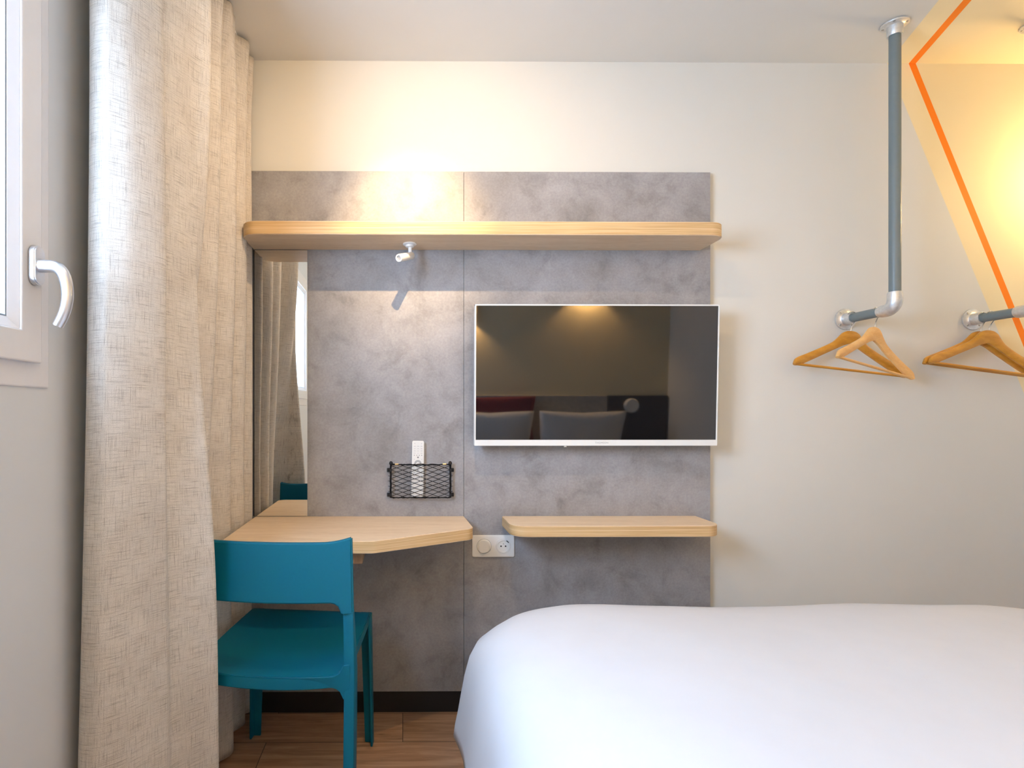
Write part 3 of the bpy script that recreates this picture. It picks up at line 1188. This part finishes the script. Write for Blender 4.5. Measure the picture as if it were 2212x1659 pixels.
# ------------------------------------------------------------------ hangers
def hanger(x, d, yaw, roll, mat, label, bend=0.012):
    """hook bears on the pipe; local origin at the pipe axis"""
    t = thing('coat_hanger', label, 'hanger', (x, -d, RZ), 0, 'wooden coat hangers')
    t.rotation_euler = (0, roll, yaw)
    T = -0.052                   # top of the wooden body
    up = [(0, T), (0.016, T - 0.002), (0.031, T - 0.011), (0.043, T - 0.026), (0.062, T - 0.046), (0.09, T - 0.064), (0.13, T - 0.086), (0.17, T - 0.107), (0.196, T - 0.120), (0.208, T - 0.131), (0.212, T - 0.146)]
    dn = [(0.203, T - 0.152), (0.186, T - 0.148), (0.15, T - 0.129), (0.10, T - 0.100), (0.05, T - 0.071), (0.024, T - 0.056), (0, T - 0.047)]
    up = catmull(up, 3)
    dn = catmull(dn, 3)
    half_ = up + dn

    def ydisp(xx):
        return -bend * (abs(xx) / 0.21) ** 2 * 1.5
    bm = bmesh.new()
    fr, bk = [], []
    outl = half_ + [(-p[0], p[1]) for p in half_[-2:0:-1]]
    for p in outl:
        th = 0.0068 + 0.0030 * (1 - abs(p[0]) / 0.21)
        fr.append(bm.verts.new((p[0], ydisp(p[0]) - th, p[1])))
        bk.append(bm.verts.new((p[0], ydisp(p[0]) + th, p[1])))
    n = len(outl)
    nh, nup = len(half_), len(up)
    # quads between upper and lower curve on each side
    m = 40

    def samp(c, s):
        f = s * (len(c) - 1)
        i = min(int(f), len(c) - 2)
        q = f - i
        return (c[i][0] * (1 - q) + c[i + 1][0] * q, c[i][1] * (1 - q) + c[i + 1][1] * q)
    bm.free()
    bm = bmesh.new()
    rows = []
    dnr = dn[::-1]
    cols = [(-1, m - k) for k in range(m + 1)] + [(1, k) for k in range(1, m + 1)]
    for sg, k in cols:
        s_ = k / m
        a, b = samp(up, s_), samp(dnr, s_)
        row = []
        for w in (0, 0.25, 0.5, 0.75, 1):
            px_, pz_ = a[0] + (b[0] - a[0]) * w, a[1] + (b[1] - a[1]) * w
            th = (0.0062 + 0.0034 * (1 - s_)) * (1 - 0.55 * abs(2 * w - 1) ** 3)
            row.append((sg * px_, ydisp(px_), th, pz_))
        rows.append(([bm.verts.new((q[0], q[1] - q[2], q[3])) for q in row], [bm.verts.new((q[0], q[1] + q[2], q[3])) for q in row]))
    for (fa, ba), (fb, bb) in zip(rows, rows[1:]):
        for k in range(4):
            bm.faces.new((fa[k], fa[k + 1], fb[k + 1], fb[k]))
            bm.faces.new((ba[k], bb[k], bb[k + 1], ba[k + 1]))
        bm.faces.new((fa[0], fb[0], bb[0], ba[0]))
        bm.faces.new((fa[4], ba[4], bb[4], fb[4]))
    for fa, ba in (rows[0], rows[-1]):
        for k in range(4):
            bm.faces.new((fa[k], ba[k], ba[k + 1], fa[k + 1]))
    link('shoulder_bar', bm, mat, t, 50)
    yb = ydisp(0.19)
    link('trouser_bar', sweep([(-0.192, yb, T - 0.146), (0.192, yb, T - 0.146)], 0.0048, 12), mat, t, 50)
    pts = [(0, 0, T - 0.004), (0, 0, T + 0.012)]
    R = 0.0195
    for k in range(0, 15):
        a = -PI / 2 + 0.55 + k * (PI * 1.18) / 14
        pts.append((R * math.cos(a), 0, R * math.sin(a)))
    link('hook', sweep([tuple(p) for p in catmull(pts, 2)], 0.0016, 8), M['chrome'], t, 60)
    return t


xr1, xr2 = wf1.x, wf2.x
hanger(xr1 - 0.012, 0.028, 0.0, math.radians(6.5), M['hanger_a'], 'amber wooden hanger nearest the wall flange left of the orange stripe')
hanger(xr1 + 0.004, 0.112, math.radians(20), math.radians(9), M['hanger_b'], 'pale wooden hanger turned outward beside the pipe elbow')
hanger(xr2 - 0.005, 0.022, math.radians(-1), math.radians(7.5), M['hanger_a'], 'rear amber hanger beside the orange stripe, mostly behind its twin')
hanger(xr2 + 0.002, 0.045, math.radians(-2.5), math.radians(8), M['hanger_a'], 'front amber hanger beside the orange stripe, covering its twin')

# ------------------------------------------------------------------ bed
BX0, BX1, BD0, BD1 = 0.235, 1.86, 0.43, DR - 0.03
bed = thing('bed', 'double bed on a dark base, foot towards the television', 'bed', ((BX0 + BX1) / 2, -BD0, 0))
bx = bed.location.x
link('base', box(BX0 + 0.05 - bx, BX1 - 0.05 - bx, -(BD1 - BD0), -0.05, 0.03, 0.26, 0.01), M['bedbase'], bed)
link('mattress', box(BX0 + 0.03 - bx, BX1 - 0.03 - bx, -(BD1 - BD0), -0.03, 0.265, 0.478, 0.03, 3), M['cotton'], bed)
for xx in (BX0 + 0.12, BX1 - 0.12):
    for dd in (0.14, BD1 - BD0 - 0.14):
        link('foot', lathe([(0, 0), (0.02, 0), (0.025, 0.032), (0, 0.032)], (xx - bx, -dd, 0), (0, 0, 1), 16), M['bedbase'], bed, 40)

# duvet: rings from the top inward edge out over the side and down to the hem
bm = bmesh.new()
DX0, DX1, DD0, DD1 = 0.165, 1.95, 0.375, 2.06
RC = 0.15
per = []


def contour(inset, m=16):
    """rounded rectangle in (x, d), open at the head end: list of (x, d, s)"""
    r = max(0.03, 0.13 + 0.12 * min(1, max(0, (inset + 0.02) / 0.066)) - max(0, inset) * 0.3)
    x0, x1, d0 = DX0 + inset, DX1 - inset, DD0 + inset
    pts = []
    nS = 60
    for k in range(nS):
        pts.append((x0, DD1 + (d0 + r - DD1) * k / nS))
    for k in range(m):
        a = PI + (PI / 2) * k / m
        pts.append((x0 + r + r * math.cos(a), d0 + r + r * math.sin(a)))
    nF = 70
    for k in range(nF):
        pts.append((x0 + r + (x1 - x0 - 2 * r) * k / nF, d0))
    for k in range(m):
        a = -PI / 2 + (PI / 2) * k / m
        pts.append((x1 - r + r * math.cos(a), d0 + r + r * math.sin(a)))
    for k in range(nS + 1):
        pts.append((x1, d0 + r + (DD1 - d0 - r) * k / nS))
    return pts


TOPZ = 0.601
#        inset, height
RINGS = [(-0.012, 0.212), (-0.010, 0.245), (-0.005, 0.29), (0.000, 0.345), (0.006, 0.40), (0.014, 0.45), (0.026, 0.490), (0.046, 0.525),
         (0.075, 0.552), (0.115, 0.571), (0.17, 0.584), (0.25, 0.592), (0.36, 0.598), (0.48, TOPZ), (0.60, TOPZ), (0.72, TOPZ)]
rings = []
for ri, (ins, z) in enumerate(RINGS):
    c = contour(ins)
    row = []
    nC = len(c)
    for i, (x, d) in enumerate(c):
        s_ = i / nC
        drop = max(0.0, (0.50 - z) / 0.30)
        wv = math.sin(i * 0.42 + 1.2 * math.sin(i * 0.11)) * 0.5 + math.sin(i * 0.19 + 2) * 0.6
        nx = noise.noise(Vector((x * 2.2, d * 2.2, 1.7)))
        ny = noise.noise(Vector((x * 5.5, d * 5.5, 8.7)))
        # outward direction
        ox_ = -1 if i < 60 else (1 if i > nC - 61 else 0)
        oy_ = 0 if ox_ else -1
        if 60 <= i < 76:
            a = PI + (PI / 2) * (i - 60) / 16
            ox_, oy_ = math.cos(a), math.sin(a)
        amp = 0.011 * drop ** 1.3
        x2, d2 = x + ox_ * wv * amp, d + oy_ * wv * amp
        zz = z + (0.010 * nx + 0.003 * ny) * (1 - drop) + (0.010 * math.sin(i * 0.23)) * max(0, drop - 0.6)
        zz -= 0.022 * math.exp(-((i - 66) / 9.0) ** 2) * drop
        if d2 > DD1 - 0.001:
            d2 = DD1
        row.append(bm.verts.new((x2, -d2, zz)))
    rings.append(row)
for a, b in zip(rings, rings[1:]):
    for i in range(len(a) - 1):
        bm.faces.new((a[i], a[i + 1], b[i + 1], b[i]))
f = bm.faces.new(rings[-1])
bmesh.ops.triangulate(bm, faces=[f])
dv = link('duvet', bm, M['cotton'], None, 0)
sm = dv.modifiers.new('thickness', 'SOLIDIFY')
sm.thickness = 0.016
sm.offset = -1
tag(dv, 'smooth white duvet covering the bed below the television', 'duvet')


def pillow(name, w, h, t, loc, rot, mat, label, cat, group=None):
    bm = bmesh.new()
    N = 28
    G = []
    for sgn in (1, -1):
        g = []
        for j in range(N + 1):
            r = []
            for i in range(N + 1):
                u, v = -1 + 2 * i / N, -1 + 2 * j / N
                edge = (1 - abs(u) ** 2.6) * (1 - abs(v) ** 2.6)
                pin = 1 - 0.07 * (1 - abs(u * v)) * max(abs(u), abs(v)) ** 4
                z = sgn * t / 2 * max(0, edge) ** 0.5 + 0.006 * noise.noise(Vector((u * 2 + w, v * 2, t)))
                r.append(bm.verts.new((u * w / 2 * pin, v * h / 2 * pin, z)))
            g.append(r)
        G.append(g)
    for s_, g in zip((1, -1), G):
        for j in range(N):
            for i in range(N):
                q = (g[j][i], g[j][i + 1], g[j + 1][i + 1], g[j + 1][i])
                bm.faces.new(q if s_ > 0 else q[::-1])
    bmesh.ops.remove_doubles(bm, verts=bm.verts[:], dist=0.002)
    o = link(name, bm, mat, None, 0)
    o.location = loc
    o.rotation_euler = rot
    return tag(o, label, cat, group)


# the head end shows in the dark screen only
dkp = link('bedside_panel', box(1.64, 2.12, -DR, -DR + 0.03, 0.02, 1.08, 0.004), M['darkpanel'])
tag(dkp, 'dark bedside wall panel mirrored in the lower half of the screen', 'panel')
hbd = link('headboard', box(0.05, 1.635, -DR, -DR + 0.03, 0.02, 1.08, 0.004), M['headboard'])
tag(hbd, 'grey headboard panel mirrored faintly in the television screen', 'headboard')
pillow('pillow', 0.66, 0.48, 0.16, (0.66, -2.29, 0.74), (math.radians(78), 0, 0), M['cotton'], 'white pillow mirrored in the lower corner of the screen, before a red cushion', 'pillow', 'white pillows')
pillow('pillow', 0.66, 0.48, 0.16, (1.36, -2.29, 0.74), (math.radians(78), 0, 0), M['cotton'], 'white pillow mirrored in the screen beside the dark bedside panel', 'pillow', 'white pillows')
pillow('cushion', 0.85, 0.40, 0.07, (0.62, -2.437, 0.88), (math.radians(86), 0, 0), M['red'], 'dark red cushion behind a white pillow, mirrored in the screen', 'cushion')
bm = lathe([(0, 0), (0.055, 0), (0.058, 0.006), (0.058, 0.03), (0.05, 0.04), (0, 0.042)], (0, 0, 0), (0, 1, 0), 32)
wl = link('reading_lamp', bm, M['white'], None, 40, (1.82, -DR + 0.0305, 1.0))
tag(wl, 'round white reading lamp on the dark bedside panel, mirrored in the screen', 'lamp')


# ------------------------------------------------------------------ light
P_RIGHT, P_REAR, P_BEAM, P_SPILL, P_SKY = 42.0, 72.0, 130.0, 40.0, 32.0


def point(name, loc, power, col, size):
    ld = bpy.data.lights.new(name, 'POINT')
    ld.energy = power
    ld.color = col
    ld.shadow_soft_size = size
    lo = bpy.data.objects.new(name, ld)
    COL.objects.link(lo)
    lo.location = loc


def globe_lamp(label, loc, a, power, radius=0.06):
    t = thing('wall_lamp', label, 'lamp', loc)
    a = Vector(a)
    link('back_plate', lathe([(0, 0), (0.05, 0), (0.052, 0.008), (0.045, 0.014), (0, 0.014)], (0, 0, 0), a, 28), M['lampwhite'], t, 40)
    link('arm', sweep([a * 0.012, a * 0.06], 0.008, 12), M['lampwhite'], t, 40)
    bm = bmesh.new()
    bmesh.ops.create_uvsphere(bm, u_segments=28, v_segments=16, radius=radius)
    link('lamp_shade', bm, M['globe'], t, 0, a * (0.055 + radius))
    point('bulb_light', Vector(loc) + a * (0.055 + radius), power, WARM, radius + 0.01)


globe_lamp('white globe wall lamp beyond the clothes rails, outside the photo', (2.52, YW, 2.0), (0, -1, 0), P_RIGHT)


def wash_lamp(label, loc, power):
    """half round opaque shade on the wall, open above and below"""
    t = thing('wall_lamp', label, 'lamp', loc)
    link('back_plate', box(-0.04, 0.04, 0, 0.008, -0.05, 0.05, 0.002), M['lampwhite'], t)
    outer = [(0.085 * math.cos(PI * k / 24), 0.010 + 0.085 * math.sin(PI * k / 24)) for k in range(25)]
    inner = [(0.080 * math.cos(PI * k / 24), 0.010 + 0.080 * math.sin(PI * k / 24)) for k in range(24, -1, -1)]
    link('lamp_shade', prism(outer + inner, -0.065, 0.065, 'Z'), M['lampwhite'], t, 40)
    point('bulb_light', Vector(loc) + Vector((0, 0.045, 0)), power, (1.0, 0.60, 0.24), 0.02)


wash_lamp('half round wall lamp over the red cushion, its glow mirrored in the screen', (0.47, -DR, 1.72), P_REAR)
wash_lamp('half round wall lamp further from the window, its glow mirrored in the screen', (1.46, -DR, 1.93), P_REAR)

# ceiling spot in front of the shelf
cs = Vector((0.075, -0.99, CEIL))
ct = thing('ceiling_spot', 'small white ceiling spot in front of the long shelf, above the photo', 'lamp', cs)
link('trim_ring', lathe([(0.045, 0), (0.045, -0.006), (0.036, -0.008), (0.034, 0)], (0, 0, 0), (0, 0, 1), 32), M['lampwhite'], ct, 40)
link('diffuser', lathe([(0, 0.0), (0.034, 0.0), (0.033, -0.003), (0, -0.004)], (0, 0, 0), (0, 0, 1), 32), M['globe'], ct, 40)
for nm, pw, sz, tz in (('ceiling_spot_beam', P_BEAM, 36, 1.76), ('ceiling_spot_spill', P_SPILL, 125, 1.55)):
    ld = bpy.data.lights.new(nm, 'SPOT')
    ld.energy = pw
    ld.color = (1.0, 0.66, 0.33)
    ld.spot_size = math.radians(sz)
    ld.spot_blend = 1.0
    ld.shadow_soft_size = 0.012
    lo = bpy.data.objects.new(nm, ld)
    COL.objects.link(lo)
    lo.location = cs + Vector((0, 0, -0.02))
    tgt = Vector((0.03, 0, tz))
    lo.rotation_euler = (tgt - lo.location).to_track_quat('-Z', 'Y').to_euler()

# daylight: overcast sky outside the window
wd = bpy.data.worlds.new('sky')
SC.world = wd
wd.use_nodes = True
bg = wd.node_tree.nodes['Background']
tcw = wd.node_tree.nodes.new('ShaderNodeTexCoord')
sx_ = wd.node_tree.nodes.new('ShaderNodeSeparateXYZ')
rp = wd.node_tree.nodes.new('ShaderNodeValToRGB')
wd.node_tree.links.new(tcw.outputs['Generated'], sx_.inputs[0])
wd.node_tree.links.new(sx_.outputs['Z'], rp.inputs['Fac'])
rp.color_ramp.elements[0].color = (0.52, 0.71, 0.98, 1)
rp.color_ramp.elements[1].color = (0.50, 0.70, 1.0, 1)
wd.node_tree.links.new(rp.outputs['Color'], bg.inputs['Color'])
bg.inputs['Strength'].default_value = P_SKY
al = bpy.data.lights.new('window_portal', 'AREA')
al.shape = 'RECTANGLE'
al.size = (WY1 - WY0) - 0.1
al.size_y = (WZ1 - WZ0) - 0.1
al.cycles.is_portal = True
ao = bpy.data.objects.new('window_portal', al)
COL.objects.link(ao)
ao.location = (XL - 0.10, (WY0 + WY1) / 2, (WZ0 + WZ1) / 2)
ao.rotation_euler = Vector((1, 0, 0)).to_track_quat('-Z', 'Z').to_euler()
